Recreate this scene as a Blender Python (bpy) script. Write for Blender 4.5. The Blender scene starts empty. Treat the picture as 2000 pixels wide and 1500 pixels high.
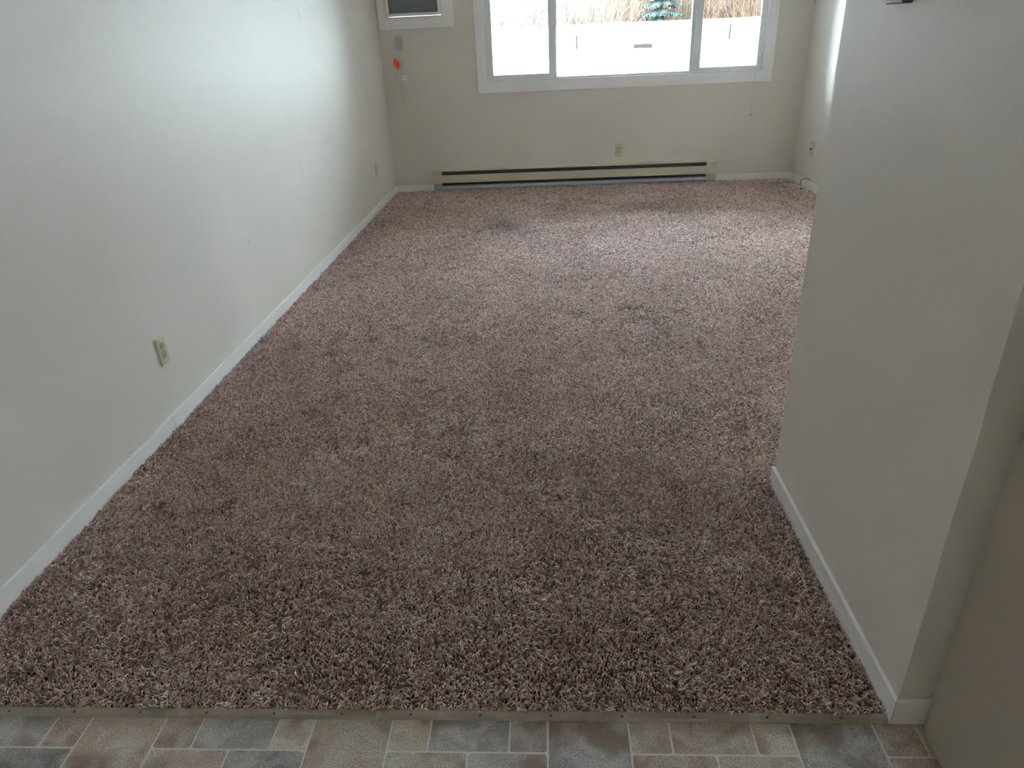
import bpy, bmesh, math, random
import numpy as np
from mathutils import Vector, Matrix, noise

R = random.Random(7)
scene = bpy.context.scene
C = scene.collection

# ------------------------------------------------------------------ camera
F_PX, PITCH, YAW, ROLL = 1352.73, 0.4653, 0.0645, -0.0480
CAM = Vector((1.7321, 0.0, 1.55))
cd = bpy.data.cameras.new('camera')
cd.sensor_width = 36.0
cd.sensor_fit = 'HORIZONTAL'
cd.lens = F_PX / 2000.0 * 36.0
cd.clip_start = 0.02
cd.clip_end = 2000
cam = bpy.data.objects.new('camera', cd)
C.objects.link(cam)
cam.matrix_world = (Matrix.Translation(CAM) @ Matrix.Rotation(YAW, 4, 'Z') @
                    Matrix.Rotation(math.pi / 2 - PITCH, 4, 'X') @ Matrix.Rotation(ROLL, 4, 'Z'))
scene.camera = cam

# ------------------------------------------------------------------ world, sun, exposure
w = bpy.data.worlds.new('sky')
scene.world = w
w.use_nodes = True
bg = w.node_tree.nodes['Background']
bg.inputs[0].default_value = (0.72, 0.89, 1.0, 1)
# pale sky, with a bright lobe added high on the left to light the right wall
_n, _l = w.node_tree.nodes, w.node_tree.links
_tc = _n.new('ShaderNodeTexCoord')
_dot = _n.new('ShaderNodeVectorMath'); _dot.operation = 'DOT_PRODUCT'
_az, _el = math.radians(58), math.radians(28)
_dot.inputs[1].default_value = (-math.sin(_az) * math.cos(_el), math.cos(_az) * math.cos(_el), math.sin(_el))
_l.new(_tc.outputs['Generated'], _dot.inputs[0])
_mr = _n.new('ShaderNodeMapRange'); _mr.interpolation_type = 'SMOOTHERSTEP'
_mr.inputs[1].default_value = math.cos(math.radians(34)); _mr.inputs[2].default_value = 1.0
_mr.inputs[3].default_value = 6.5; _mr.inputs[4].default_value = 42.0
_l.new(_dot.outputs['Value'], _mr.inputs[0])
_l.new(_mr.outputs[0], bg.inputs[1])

sun_d = bpy.data.lights.new('sun', 'SUN')
sun_d.energy = 9.0
sun_d.angle = math.radians(0.53)
sun_d.color = (1.0, 0.95, 0.88)
sun = bpy.data.objects.new('sun', sun_d)
C.objects.link(sun)
sun.rotation_euler = Vector((0.45, 1.0, -0.55)).to_track_quat('-Z', 'Y').to_euler()   # from behind the building

vs = scene.view_settings
vs.view_transform = 'Standard'
vs.look = 'None'
vs.gamma = 1
vs.use_curve_mapping = False
vs.exposure = 2.42
scene.cycles.max_bounces = 12
scene.cycles.diffuse_bounces = 10
scene.cycles.transparent_max_bounces = 12
scene.cycles.sample_clamp_indirect = 12

# ------------------------------------------------------------------ dimensions (metres)
X0, X1 = -0.013, 4.440          # side wall faces
D = 8.0736                      # window wall face
BT = 0.013                      # baseboard thickness
BH = 0.068                      # baseboard top
NX, NY0, NY1 = 2.562, 1.202, 2.220   # partition block: left face, near face, far face
CEIL = 2.62
YB = -2.6                       # wall behind the camera
VZ = -0.012                     # vinyl level
STRIP0, STRIP1 = 1.191, 1.207

# ------------------------------------------------------------------ helpers
def mat(name, color, rough=0.6, metal=0.0, spec=0.5, **kw):
    m = bpy.data.materials.new(name)
    m.use_nodes = True
    b = m.node_tree.nodes['Principled BSDF']
    b.inputs['Base Color'].default_value = (*color, 1)
    b.inputs['Roughness'].default_value = rough
    b.inputs['Metallic'].default_value = metal
    b.inputs['Specular IOR Level'].default_value = spec
    for k, v in kw.items():
        b.inputs[k].default_value = v
    return m

def nodes(m):
    return m.node_tree.nodes, m.node_tree.links, m.node_tree.nodes['Principled BSDF']

def ramp(n, src, l, stops):
    r = n.new('ShaderNodeValToRGB')
    els = r.color_ramp.elements
    while len(els) < len(stops):
        els.new(0.5)
    for e, (p, c) in zip(els, stops):
        e.position = p
        e.color = (*c, 1) if len(c) == 3 else c
    l.new(src, r.inputs[0])
    return r

def coords(n, l, scale=(1, 1, 1), rot=(0, 0, 0)):
    t = n.new('ShaderNodeTexCoord')
    mp = n.new('ShaderNodeMapping')
    mp.inputs['Scale'].default_value = scale
    mp.inputs['Rotation'].default_value = rot
    l.new(t.outputs['Object'], mp.inputs[0])
    return mp.outputs[0]

def noise_tex(n, l, vec, scale, detail=4, rough=0.5, dist=0.0):
    t = n.new('ShaderNodeTexNoise')
    t.inputs['Scale'].default_value = scale
    t.inputs['Detail'].default_value = detail
    t.inputs['Roughness'].default_value = rough
    t.inputs['Distortion'].default_value = dist
    l.new(vec, t.inputs['Vector'])
    return t.outputs[0]

def bump(n, l, b, height, strength, dist):
    bp = n.new('ShaderNodeBump')
    bp.inputs['Strength'].default_value = strength
    bp.inputs['Distance'].default_value = dist
    l.new(height, bp.inputs['Height'])
    l.new(bp.outputs[0], b.inputs['Normal'])
    return bp

def mixc(n, l, fac, a, b, mode='MIX'):
    mx = n.new('ShaderNodeMix')
    mx.data_type = 'RGBA'
    mx.blend_type = mode
    for sock, v in ((mx.inputs[0], fac), (mx.inputs[6], a), (mx.inputs[7], b)):
        if hasattr(v, 'links'):
            l.new(v, sock)
        elif isinstance(v, (int, float)):
            sock.default_value = v
        else:
            sock.default_value = (*v, 1)
    return mx.outputs[2]

def link_mesh(name, bm, m, parent=None, smooth=False, loc=None):
    me = bpy.data.meshes.new(name)
    bm.normal_update()
    bm.to_mesh(me)
    bm.free()
    if smooth:
        for p in me.polygons:
            p.use_smooth = True
    o = bpy.data.objects.new(name, me)
    C.objects.link(o)
    if m:
        for mm in (m if isinstance(m, (list, tuple)) else [m]):
            me.materials.append(mm)
    if parent:
        o.parent = parent
    if loc is not None:
        o.location = loc
    return o

def box(bm, x0, y0, z0, x1, y1, z1, bevel=0.0, seg=2, mi=0):
    ps = [(x0, y0, z0), (x1, y0, z0), (x1, y1, z0), (x0, y1, z0), (x0, y0, z1), (x1, y0, z1), (x1, y1, z1), (x0, y1, z1)]
    t = bmesh.new()
    v = [t.verts.new(p) for p in ps]
    for f in ((0, 3, 2, 1), (4, 5, 6, 7), (0, 1, 5, 4), (1, 2, 6, 5), (2, 3, 7, 6), (3, 0, 4, 7)):
        t.faces.new([v[i] for i in f]).material_index = mi
    if bevel > 0:
        bmesh.ops.bevel(t, geom=list(t.edges), offset=bevel, segments=seg, affect='EDGES', profile=0.5)
    merge(bm, t)
    return bm

def merge(bm, t):
    me = bpy.data.meshes.new('tmp')
    t.to_mesh(me)
    t.free()
    bm.from_mesh(me)
    bpy.data.meshes.remove(me)

def cyl(bm, p0, p1, r0, r1=None, seg=16, cap=True):
    r1 = r0 if r1 is None else r1
    p0, p1 = Vector(p0), Vector(p1)
    d = (p1 - p0).normalized()
    a = d.orthogonal().normalized()
    b = d.cross(a)
    A, B = [], []
    for i in range(seg):
        t = 2 * math.pi * i / seg
        o = a * math.cos(t) + b * math.sin(t)
        A.append(bm.verts.new(p0 + o * r0))
        B.append(bm.verts.new(p1 + o * r1))
    for i in range(seg):
        j = (i + 1) % seg
        bm.faces.new((A[i], A[j], B[j], B[i]))
    if cap:
        bm.faces.new(A[::-1])
        bm.faces.new(B)

def catmull(pts, n=8):
    pts = [Vector(p) for p in pts]
    P = [pts[0] * 2 - pts[1]] + pts + [pts[-1] * 2 - pts[-2]]
    out = []
    for i in range(1, len(P) - 2):
        a, b, c, d = P[i - 1:i + 3]
        for k in range(n):
            t = k / n
            out.append(0.5 * ((2 * b) + (c - a) * t + (2 * a - 5 * b + 4 * c - d) * t * t + (3 * b - a - 3 * c + d) * t ** 3))
    out.append(pts[-1])
    return out

def tube(bm, pts, r, seg=8, n=8, smooth_path=True):
    pts = catmull(pts, n) if smooth_path else [Vector(p) for p in pts]
    rings = []
    up = None
    for i, p in enumerate(pts):
        d = (pts[min(i + 1, len(pts) - 1)] - pts[max(i - 1, 0)]).normalized()
        if up is None:
            up = d.orthogonal().normalized()
        a = (up - d * up.dot(d)).normalized()
        up = a
        b = d.cross(a)
        rr = r(i / (len(pts) - 1)) if callable(r) else r
        rings.append([bm.verts.new(p + (a * math.cos(2 * math.pi * k / seg) + b * math.sin(2 * math.pi * k / seg)) * rr) for k in range(seg)])
    for u, v in zip(rings, rings[1:]):
        for k in range(seg):
            bm.faces.new((u[k], u[(k + 1) % seg], v[(k + 1) % seg], v[k]))
    bm.faces.new(rings[0][::-1])
    bm.faces.new(rings[-1])

def prism(bm, outline, axis, a0, a1, bevel=0.0):
    """extrude a closed outline [(u,v)...] along axis; 'x': (y,z), 'y': (x,z), 'z': (x,y)"""
    t = bmesh.new()
    def P(u, v, a):
        return {'x': (a, u, v), 'y': (u, a, v), 'z': (u, v, a)}[axis]
    A = [t.verts.new(P(u, v, a0)) for u, v in outline]
    B = [t.verts.new(P(u, v, a1)) for u, v in outline]
    t.faces.new(A[::-1])
    t.faces.new(B)
    n = len(outline)
    for i in range(n):
        j = (i + 1) % n
        t.faces.new((A[i], A[j], B[j], B[i]))
    bmesh.ops.recalc_face_normals(t, faces=t.faces)
    if bevel:
        bmesh.ops.bevel(t, geom=list(t.edges), offset=bevel, segments=2, affect='EDGES')
    merge(bm, t)

def thing(name, label, cat, loc=(0, 0, 0), rot=(0, 0, 0), group=None):
    o = bpy.data.objects.new(name, None)
    o.empty_display_size = 0.1
    C.objects.link(o)
    o.location = loc
    o.rotation_euler = rot
    tag(o, label, cat, group)
    return o

def tag(o, label, cat, group=None, kind=None):
    o['label'] = label
    o['category'] = cat
    if group:
        o['group'] = group
    if kind:
        o['kind'] = kind
    return o

def struct(name, bm, m, parent=None, smooth=False):
    o = link_mesh(name, bm, m, parent, smooth)
    if parent is None:
        o['kind'] = 'structure'
    return o

# ------------------------------------------------------------------ materials
def wall_paint(name, color, wipes=False, scuffs=()):
    m = mat(name, color, 0.55, spec=0.35)
    n, l, b = nodes(m)
    v = coords(n, l)
    fine = noise_tex(n, l, v, 420, 3, 0.6)
    mid = noise_tex(n, l, v, 90, 3, 0.55)
    add = n.new('ShaderNodeMath'); add.operation = 'MULTIPLY_ADD'
    l.new(mid, add.inputs[0]); add.inputs[1].default_value = 1.4; l.new(fine, add.inputs[2])
    bump(n, l, b, add.outputs[0], 0.35, 0.0012)
    big = noise_tex(n, l, v, 1.3, 3, 0.5)
    r = ramp(n, big, l, [(0.3, tuple(c * 0.975 for c in color)), (0.7, tuple(min(1, c * 1.02) for c in color))])
    col = r.outputs[0]
    if wipes:       # long faint marks where the wall has been wiped
        v2 = coords(n, l, (1, 2.6, 0.8), (math.radians(32), 0, 0))
        s = noise_tex(n, l, v2, 2.4, 4, 0.6, 0.4)
        rs = ramp(n, s, l, [(0.56, (0, 0, 0)), (0.74, (1, 1, 1))])
        mask_v = coords(n, l)
        sep = n.new('ShaderNodeSeparateXYZ'); l.new(mask_v, sep.inputs[0])
        mz = n.new('ShaderNodeMapRange'); mz.inputs[1].default_value = 1.0; mz.inputs[2].default_value = 1.6
        l.new(sep.outputs[2], mz.inputs[0])
        my = n.new('ShaderNodeMapRange'); my.inputs[1].default_value = 5.6; my.inputs[2].default_value = 4.6
        l.new(sep.outputs[1], my.inputs[0])
        mu = n.new('ShaderNodeMath'); mu.operation = 'MULTIPLY'
        l.new(rs.outputs[0], mu.inputs[0]); l.new(mz.outputs[0], mu.inputs[1])
        mu2 = n.new('ShaderNodeMath'); mu2.operation = 'MULTIPLY'
        l.new(mu.outputs[0], mu2.inputs[0]); l.new(my.outputs[0], mu2.inputs[1])
        mu3 = n.new('ShaderNodeMath'); mu3.operation = 'MULTIPLY'; mu3.inputs[1].default_value = 0.14
        l.new(mu2.outputs[0], mu3.inputs[0])
        col = mixc(n, l, mu3.outputs[0], col, (0.86, 0.86, 0.82))
    for (c, rad, rx, amt) in scuffs:      # small dark scuffs
        tc = n.new('ShaderNodeTexCoord')
        mp = n.new('ShaderNodeMapping'); mp.vector_type = 'TEXTURE'
        mp.inputs['Location'].default_value = c
        mp.inputs['Rotation'].default_value = rx
        mp.inputs['Scale'].default_value = rad
        l.new(tc.outputs['Object'], mp.inputs[0])
        ln = n.new('ShaderNodeVectorMath'); ln.operation = 'LENGTH'; l.new(mp.outputs[0], ln.inputs[0])
        mr = n.new('ShaderNodeMapRange'); mr.inputs[1].default_value = 0.2; mr.inputs[2].default_value = 1.0
        mr.inputs[3].default_value = amt; mr.inputs[4].default_value = 0.0
        l.new(ln.outputs['Value'], mr.inputs[0])
        col = mixc(n, l, mr.outputs[0], col, (0.16, 0.15, 0.14))
    l.new(col, b.inputs['Base Color'])
    return m

WALLC = (0.735, 0.69, 0.63)
M_wall = wall_paint('wall_paint', WALLC)
M_wall_left = wall_paint('wall_paint_wiped', WALLC, wipes=True, scuffs=[
    ((X0, 5.60, 0.86), (0.05, 0.35, 0.012), (math.radians(18), 0, 0), 0.12),
    ((X0, 5.0, 0.80), (0.05, 0.03, 0.05), (0, 0, 0), 0.14),
    ((X0, 3.9, 0.55), (0.05, 0.03, 0.03), (0, 0, 0), 0.12),
    ((X0, 5.5, 1.75), (0.05, 0.05, 0.05), (0, 0, 0), 0.15)])
M_wall_back = wall_paint('wall_paint_scuffed', WALLC, scuffs=[
    ((3.95, D, 0.73), (0.03, 0.05, 0.08), (0, math.radians(25), 0), 0.05)])
M_ceil = mat('ceiling_paint', (0.72, 0.71, 0.68), 0.9)
M_trim = mat('white_trim_paint', (0.87, 0.865, 0.86), 0.35)
n, l, b = nodes(M_trim)
bump(n, l, b, noise_tex(n, l, coords(n, l), 60, 3), 0.12, 0.001)
M_gap = mat('caulk_shadow_line', (0.25, 0.24, 0.22), 0.9)
M_vinylwin = mat('white_vinyl', (0.74, 0.77, 0.76), 0.35)
M_door = mat('door_beige_paint', (0.47, 0.42, 0.355), 0.45)
n, l, b = nodes(M_door)
bump(n, l, b, noise_tex(n, l, coords(n, l), 130, 4, 0.6), 0.15, 0.001)
M_chrome = mat('brushed_nickel', (0.6, 0.58, 0.54), 0.3, 1.0)
M_ivory = mat('ivory_plastic', (0.62, 0.57, 0.42), 0.35)
M_ivory2 = mat('ivory_receptacle', (0.52, 0.47, 0.34), 0.4)
M_slot = mat('dark_slot', (0.015, 0.013, 0.012), 0.6)
M_screw = mat('screw_metal', (0.45, 0.42, 0.36), 0.35, 1.0)
M_cord = mat('cream_cord', (0.80, 0.76, 0.62), 0.5)
M_black = mat('black_rubber', (0.012, 0.012, 0.014), 0.5)
M_orange = mat('orange_plastic', (0.98, 0.17, 0.09), 0.45)
M_whiteplast = mat('white_plastic', (0.90, 0.90, 0.88), 0.4)
M_greyplast = mat('grey_plug', (0.55, 0.57, 0.55), 0.4)

# ------------------------------------------------------------------ the shell
def wall_with_holes(bm, axis_const, thick, u_edges, z_edges, holes):
    """slab in x-z at y=axis_const..+thick, cells missing where holes say so"""
    for i in range(len(u_edges) - 1):
        for j in range(len(z_edges) - 1):
            uc = (u_edges[i] + u_edges[i + 1]) / 2
            zc = (z_edges[j] + z_edges[j + 1]) / 2
            if any(h[0] < uc < h[1] and h[2] < zc < h[3] for h in holes):
                continue
            box(bm, u_edges[i], axis_const, z_edges[j], u_edges[i + 1], axis_const + thick, z_edges[j + 1])

WX0, WX1, WZ0, WZ1 = 1.095, 4.005, 1.108, 2.300         # window hole
AX0, AX1, AZ0, AZ1 = 0.090, 0.662, 1.775, 2.200         # air conditioner hole
WT = 0.17
bm = bmesh.new()
wall_with_holes(bm, D, WT, sorted([-0.30, AX0, AX1, WX0, WX1, 4.75]), sorted([-0.3, WZ0, AZ0, AZ1, WZ1, CEIL + 0.1]),
                [(WX0, WX1, WZ0, WZ1), (AX0, AX1, AZ0, AZ1)])
struct('wall_back', bm, M_wall_back)
bm = bmesh.new(); box(bm, -0.30, YB - 0.2, -0.3, X0, D, CEIL + 0.1); struct('wall_left', bm, M_wall_left)
bm = bmesh.new()
KW = (-2.35, -1.65, 1.10, 1.85)        # made-up window in the right wall behind the camera, added for fill light
for (a, b_, c, d) in ((YB - 0.2, KW[0], -0.3, CEIL + 0.1), (KW[1], D, -0.3, CEIL + 0.1), (KW[0], KW[1], -0.3, KW[2]), (KW[0], KW[1], KW[3], CEIL + 0.1)):
    box(bm, X1, a, c, 4.60, b_, d)
struct('wall_right', bm, M_wall)
bm = bmesh.new(); box(bm, X0, YB - 0.2, -0.3, X1, YB, CEIL + 0.1); struct('wall_front', bm, M_wall)
bm = bmesh.new(); box(bm, X0, YB, CEIL, X1, D, CEIL + 0.1); struct('ceiling', bm, M_ceil)
# partition block (closet) on the right of the opening
bm = bmesh.new()
box(bm, NX, NY0, -0.05, X1, NY1, CEIL, 0.002, 2)
struct('wall_partition', bm, M_wall)
# subfloor
bm = bmesh.new(); box(bm, X0, YB, -0.30, X1, D, -0.030)
struct('floor', bm, mat('subfloor', (0.12, 0.10, 0.09), 0.9))

# vinyl sheet printed as stone tiles; module 0.1 m, row pairs shifted
def tile_layout():
    tiles = []
    x_left = 0.505 - 0.6 * 2
    for k in range(0, 19):                 # row pairs from y=1.202 towards the camera
        yt = 1.202 - 0.2 * k
        sh = (0.3 * k) % 0.6
        for j in range(-1, 9):
            x = x_left + sh + 0.6 * j
            tiles.append((x, yt - 0.2, x + 0.202, yt))
            tiles.append((x + 0.202, yt - 0.1, x + 0.303, yt))
            tiles.append((x + 0.303, yt - 0.1, x + 0.505, yt))
            tiles.append((x + 0.505, yt - 0.1, x + 0.6, yt))
            tiles.append((x + 0.202, yt - 0.2, x + 0.404, yt - 0.1))
            tiles.append((x + 0.404, yt - 0.2, x + 0.6, yt - 0.1))
    return tiles

rt = random.Random(21)
bm = bmesh.new()
lay = bm.loops.layers.float_color.new('tile')
def quadface(pts, col):
    vsx = [bm.verts.new(p) for p in pts]
    f = bm.faces.new(vsx)
    for lp in f.loops:
        lp[lay] = col
    return f
quadface([(X0, YB, VZ - 0.0006), (X1, YB, VZ - 0.0006), (X1, 1.203, VZ - 0.0006), (X0, 1.203, VZ - 0.0006)], (0, 0, 0, 1))
g = 0.0023
for (a, b_, c, d) in tile_layout():
    a, c = max(a, X0 - 0.02) + g, min(c, X1) - g
    b_, d = max(b_, YB) + g, d - g
    if c - a < 0.01 or d - b_ < 0.01:
        continue
    r = 0.0075
    pts = []
    for (cx, cy, a0) in ((c - r, d - r, 0), (a + r, d - r, 90), (a + r, b_ + r, 180), (c - r, b_ + r, 270)):
        for q in (0, 30, 60, 90):
            t = math.radians(a0 + q)
            pts.append((cx + r * math.cos(t), cy + r * math.sin(t), VZ))
    quadface(pts, (1.0, rt.random(), rt.random(), 1))
me = bpy.data.meshes.new('vinyl')
M_vinyl = mat('vinyl_stone_print', (0.2, 0.18, 0.16), 0.42, spec=0.45)
n, l, b = nodes(M_vinyl)
at = n.new('ShaderNodeAttribute'); at.attribute_name = 'tile'
sep = n.new('ShaderNodeSeparateColor'); l.new(at.outputs['Color'], sep.inputs[0])
base = ramp(n, sep.outputs[1], l, [(0.0, (0.20, 0.192, 0.196)), (0.3, (0.37, 0.352, 0.34)), (0.55, (0.46, 0.37, 0.31)),
                                   (0.8, (0.33, 0.24, 0.205)), (1.0, (0.60, 0.53, 0.46))])
v = coords(n, l)
# offset the cloud pattern per tile
cmb = n.new('ShaderNodeCombineXYZ'); l.new(sep.outputs[2], cmb.inputs[0]); l.new(sep.outputs[1], cmb.inputs[1])
vm = n.new('ShaderNodeVectorMath'); vm.operation = 'MULTIPLY_ADD'
l.new(cmb.outputs[0], vm.inputs[0]); vm.inputs[1].default_value = (37, 53, 1); l.new(v, vm.inputs[2])
cloud = noise_tex(n, l, vm.outputs[0], 13, 5, 0.62, 0.6)
cr = ramp(n, cloud, l, [(0.40, (0, 0, 0)), (0.62, (1, 1, 1))])
lighter = mixc(n, l, 0.6, base.outputs[0], (0.60, 0.58, 0.565))
col = mixc(n, l, cr.outputs[0], base.outputs[0], lighter)
sp = noise_tex(n, l, vm.outputs[0], 330, 5, 0.75)
sr = ramp(n, sp, l, [(0.38, (0.32, 0.29, 0.26)), (0.50, (1.15, 1.13, 1.10)), (0.64, (1.9, 1.83, 1.74))])
col = mixc(n, l, 1.0, col, sr.outputs[0], 'MULTIPLY')
brn = ramp(n, noise_tex(n, l, vm.outputs[0], 7, 3, 0.5), l, [(0.52, (0, 0, 0)), (0.66, (0.85, 0.85, 0.85))])
col = mixc(n, l, brn.outputs[0], col, (0.25, 0.165, 0.13))
grout = mixc(n, l, noise_tex(n, l, v, 80, 3), (0.66, 0.62, 0.56), (0.82, 0.78, 0.70))
col = mixc(n, l, sep.outputs[0], grout, col)
l.new(col, b.inputs['Base Color'])
bump(n, l, b, sp, 0.25, 0.0006)
o = link_mesh('trim_2', bm, M_vinyl)
o.name = 'floor_vinyl'
o['kind'] = 'structure'

# ------------------------------------------------------------------ baseboards
def board(name, pts, m=M_trim, h=BH, z0=-0.012, joint=None):
    """pts: front-line outline polygon in xy"""
    bm = bmesh.new()
    prism(bm, pts, 'z', z0, h, 0.0016)
    return struct(name, bm, m)

seam = 2.690
board('baseboard_left', [(X0, YB), (0, YB), (0, seam - 0.0006), (X0, seam - 0.0006)])
o = board('baseboard_left_far', [(X0, seam + 0.0006), (0, seam + 0.0006), (0, D - BT), (X0, D)])
o.name = 'baseboard_left.001'
HX0, HX1 = 0.432, 3.600
board('baseboard_back', [(X0, D), (0, D - BT), (HX0 + 0.004, D - BT), (HX0 + 0.004, D)])
o = board('b', [(HX1 - 0.012, D), (HX1 - 0.012, D - BT), (X1 - BT, D - BT), (X1, D)]); o.name = 'baseboard_back.001'
board('baseboard_right', [(X1, NY1), (X1, D), (X1 - BT, D - BT), (X1 - BT, NY1)])
# partition: the side piece has a cut far end with its lower corner rounded off
bm = bmesh.new()
t = bmesh.new()
prof = [(NY0 - BT, VZ), (NY0 - BT, BH), (NY1, BH), (NY1 + 0.002, 0.045), (NY1 - 0.004, 0.020), (NY1 - 0.03, VZ)]
A = []
for xo in (NX - BT, NX - 0.0012):
    ring = []
    for (y, z) in prof:
        yy = y
        if xo > NX - BT and y == NY0 - BT:
            yy = NY0
        ring.append(t.verts.new((xo, yy, z)))
    A.append(ring)
t.faces.new(A[0]); t.faces.new(A[1][::-1])
for i in range(len(prof)):
    j = (i + 1) % len(prof)
    t.faces.new((A[0][i], A[0][j], A[1][j], A[1][i]))
bmesh.ops.recalc_face_normals(t, faces=t.faces)
bmesh.ops.bevel(t, geom=list(t.edges), offset=0.0012, segments=2, affect='EDGES')
merge(bm, t)
struct('baseboard_partition', bm, M_trim)
o = board('b', [(NX - BT + 0.0018, NY0 - BT + 0.0002), (X1, NY0 - BT - 0.0002), (X1, NY0), (NX + 0.0014, NY0)]); o.name = 'baseboard_partition.001'

# ------------------------------------------------------------------ metal strip
M_strip = mat('worn_aluminium', (0.30, 0.27, 0.225), 0.42, 0.35)
n, l, b = nodes(M_strip)
v = coords(n, l)
s = noise_tex(n, l, coords(n, l, (1, 1, 1)), 9, 5, 0.6)
r1 = ramp(n, s, l, [(0.30, (0.33, 0.285, 0.22)), (0.58, (0.42, 0.37, 0.295)), (0.78, (0.66, 0.63, 0.56))])
l.new(r1.outputs[0], b.inputs['Base Color'])
r2 = ramp(n, noise_tex(n, l, v, 35, 4), l, [(0.3, (0.3, 0.3, 0.3)), (0.7, (0.62, 0.62, 0.62))])
l.new(r2.outputs[0], b.inputs['Roughness'])
M_rust = mat('tarnished_screw', (0.13, 0.11, 0.09), 0.35, 0.8)
st = thing('threshold_strip', 'worn flat metal threshold strip with screws between the brown carpet and the stone-pattern vinyl', 'threshold strip',
           (1.27, 1.2, VZ))
def kid(name, bm, m, parent, smooth=False):
    """bm built in world coordinates; re-origin to the parent (translation + rotation)"""
    bpy.context.view_layer.update()
    bm.transform(parent.matrix_world.inverted())
    return link_mesh(name, bm, m, parent, smooth)
bm = bmesh.new()
prism(bm, [(STRIP0 - 0.001, VZ), (STRIP0, VZ + 0.0022), (STRIP0 + 0.0045, VZ + 0.0085), (STRIP1 - 0.004, -0.0012),
           (STRIP1 + 0.004, -0.0004), (STRIP1 + 0.004, VZ)], 'x', 0.0, NX - BT - 0.0005)
kid('bar', bm, M_strip, st)
for k in range(13):
    sx = 2.435 - 0.1805 * k
    if sx < 0.05:
        break
    bm = bmesh.new()
    cz_ = -0.0035
    nn = Vector((0, -0.62, 0.78)).normalized()
    c0 = Vector((sx, 1.1985, cz_ - 0.001))
    cyl(bm, c0, c0 + nn * 0.0022, 0.0050, 0.0034, 16)
    cyl(bm, c0 + nn * 0.0022, c0 + nn * 0.0024, 0.0012, 0.0008, 6)
    kid('screw', bm, M_rust, st, True)
# scrap of masking tape on the strip
bm = bmesh.new()
vv = [(1.262, 1.2055, 0.0026), (1.279, 1.1985, -0.0008), (1.2635, 1.1865, -0.0108)]
A = [bm.verts.new(Vector(p) + Vector((0, -0.0006, 0.0006))) for p in vv]
B = [bm.verts.new(Vector(p) + Vector((0, -0.0010, 0.0011))) for p in vv]
bm.faces.new(A[::-1]); bm.faces.new(B)
for i in range(3):
    j = (i + 1) % 3
    bm.faces.new((A[i], A[j], B[j], B[i]))
o = link_mesh('tape_scrap', bm, mat('masking_tape', (0.50, 0.44, 0.27), 0.7))
tag(o, 'small triangular scrap of yellowish masking tape stuck on the metal threshold strip', 'tape')

# ------------------------------------------------------------------ carpet
def carpet_in(x, y):
    return not (x > NX - BT - 0.002 and y < NY1 + 0.002)

bm = bmesh.new()
outl = [(0, STRIP1), (NX - BT, STRIP1), (NX - BT, NY1 - 0.03), (NX, NY1), (X1 - BT, NY1), (X1 - BT, D - BT), (0, D - BT)]
prism(bm, outl, 'z', -0.028, -0.018)
M_back = mat('carpet_backing', (0.035, 0.022, 0.019), 1.0, spec=0.0)
carpet = link_mesh('carpet', bm, M_back)
tag(carpet, 'wall-to-wall brown shag carpet with worn, matted patches, filling the room up to the metal strip', 'carpet', kind='stuff')

rng = np.random.default_rng(5)
def value_noise(x, y, scale, seed):
    """smooth gradient noise, about -1..1 (vectorised)"""
    r = np.random.default_rng(seed)
    th = r.uniform(0, 2 * np.pi, (256, 256))
    a0 = seed * 0.7
    xr, yr_ = x * np.cos(a0) - y * np.sin(a0), x * np.sin(a0) + y * np.cos(a0)
    out = 0
    for o_, amp in ((1.0, 1.0), (2.1, 0.5)):
        X, Y = xr / scale / 1.6 * o_ + 61.7, yr_ / scale / 1.6 * o_ + 57.3
        xi, yi = np.floor(X).astype(int), np.floor(Y).astype(int)
        fx, fy = X - xi, Y - yi
        def g(i, j):
            t = th[(xi + i) % 256, (yi + j) % 256]
            return np.cos(t) * (fx - i) + np.sin(t) * (fy - j)
        u = fx ** 3 * (fx * (fx * 6 - 15) + 10); v_ = fy ** 3 * (fy * (fy * 6 - 15) + 10)
        out = out + amp * ((g(0, 0) * (1 - u) + g(1, 0) * u) * (1 - v_) + (g(0, 1) * (1 - u) + g(1, 1) * u) * v_)
    return np.clip(out * 1.5, -1, 1)

def tuft_roots():
    out = []
    # finer yarn where the camera can resolve it
    for (y0, y1, sp_) in ((STRIP1 + 0.001, 2.4, 0.0057), (2.4, 3.7, 0.0066), (3.7, 5.3, 0.0077), (5.3, D - BT, 0.0090)):
        nx, ny = int((X1 - BT) / sp_), int((y1 - y0) / sp_)
        gx, gy = np.meshgrid((np.arange(nx) + .5) * sp_, y0 + (np.arange(ny) + .5) * sp_)
        gx = gx + rng.uniform(-.45, .45, gx.shape) * sp_
        gy = gy + rng.uniform(-.45, .45, gy.shape) * sp_
        x, y = gx.ravel(), gy.ravel()
        ok = (x > 0.002) & (x < X1 - BT - 0.002) & (y > STRIP1 + 0.001) & (y < D - BT - 0.002)
        ok &= ~((x > NX - BT - 0.003) & (y < NY1 + 0.003))
        x, y = x[ok], y[ok]
        out.append(np.stack([x, y, np.full_like(x, sp_)], 1))
    return np.concatenate(out)

T = tuft_roots()
N = len(T)
x, y, sp_ = T.T
k = sp_ / 0.0059
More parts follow.
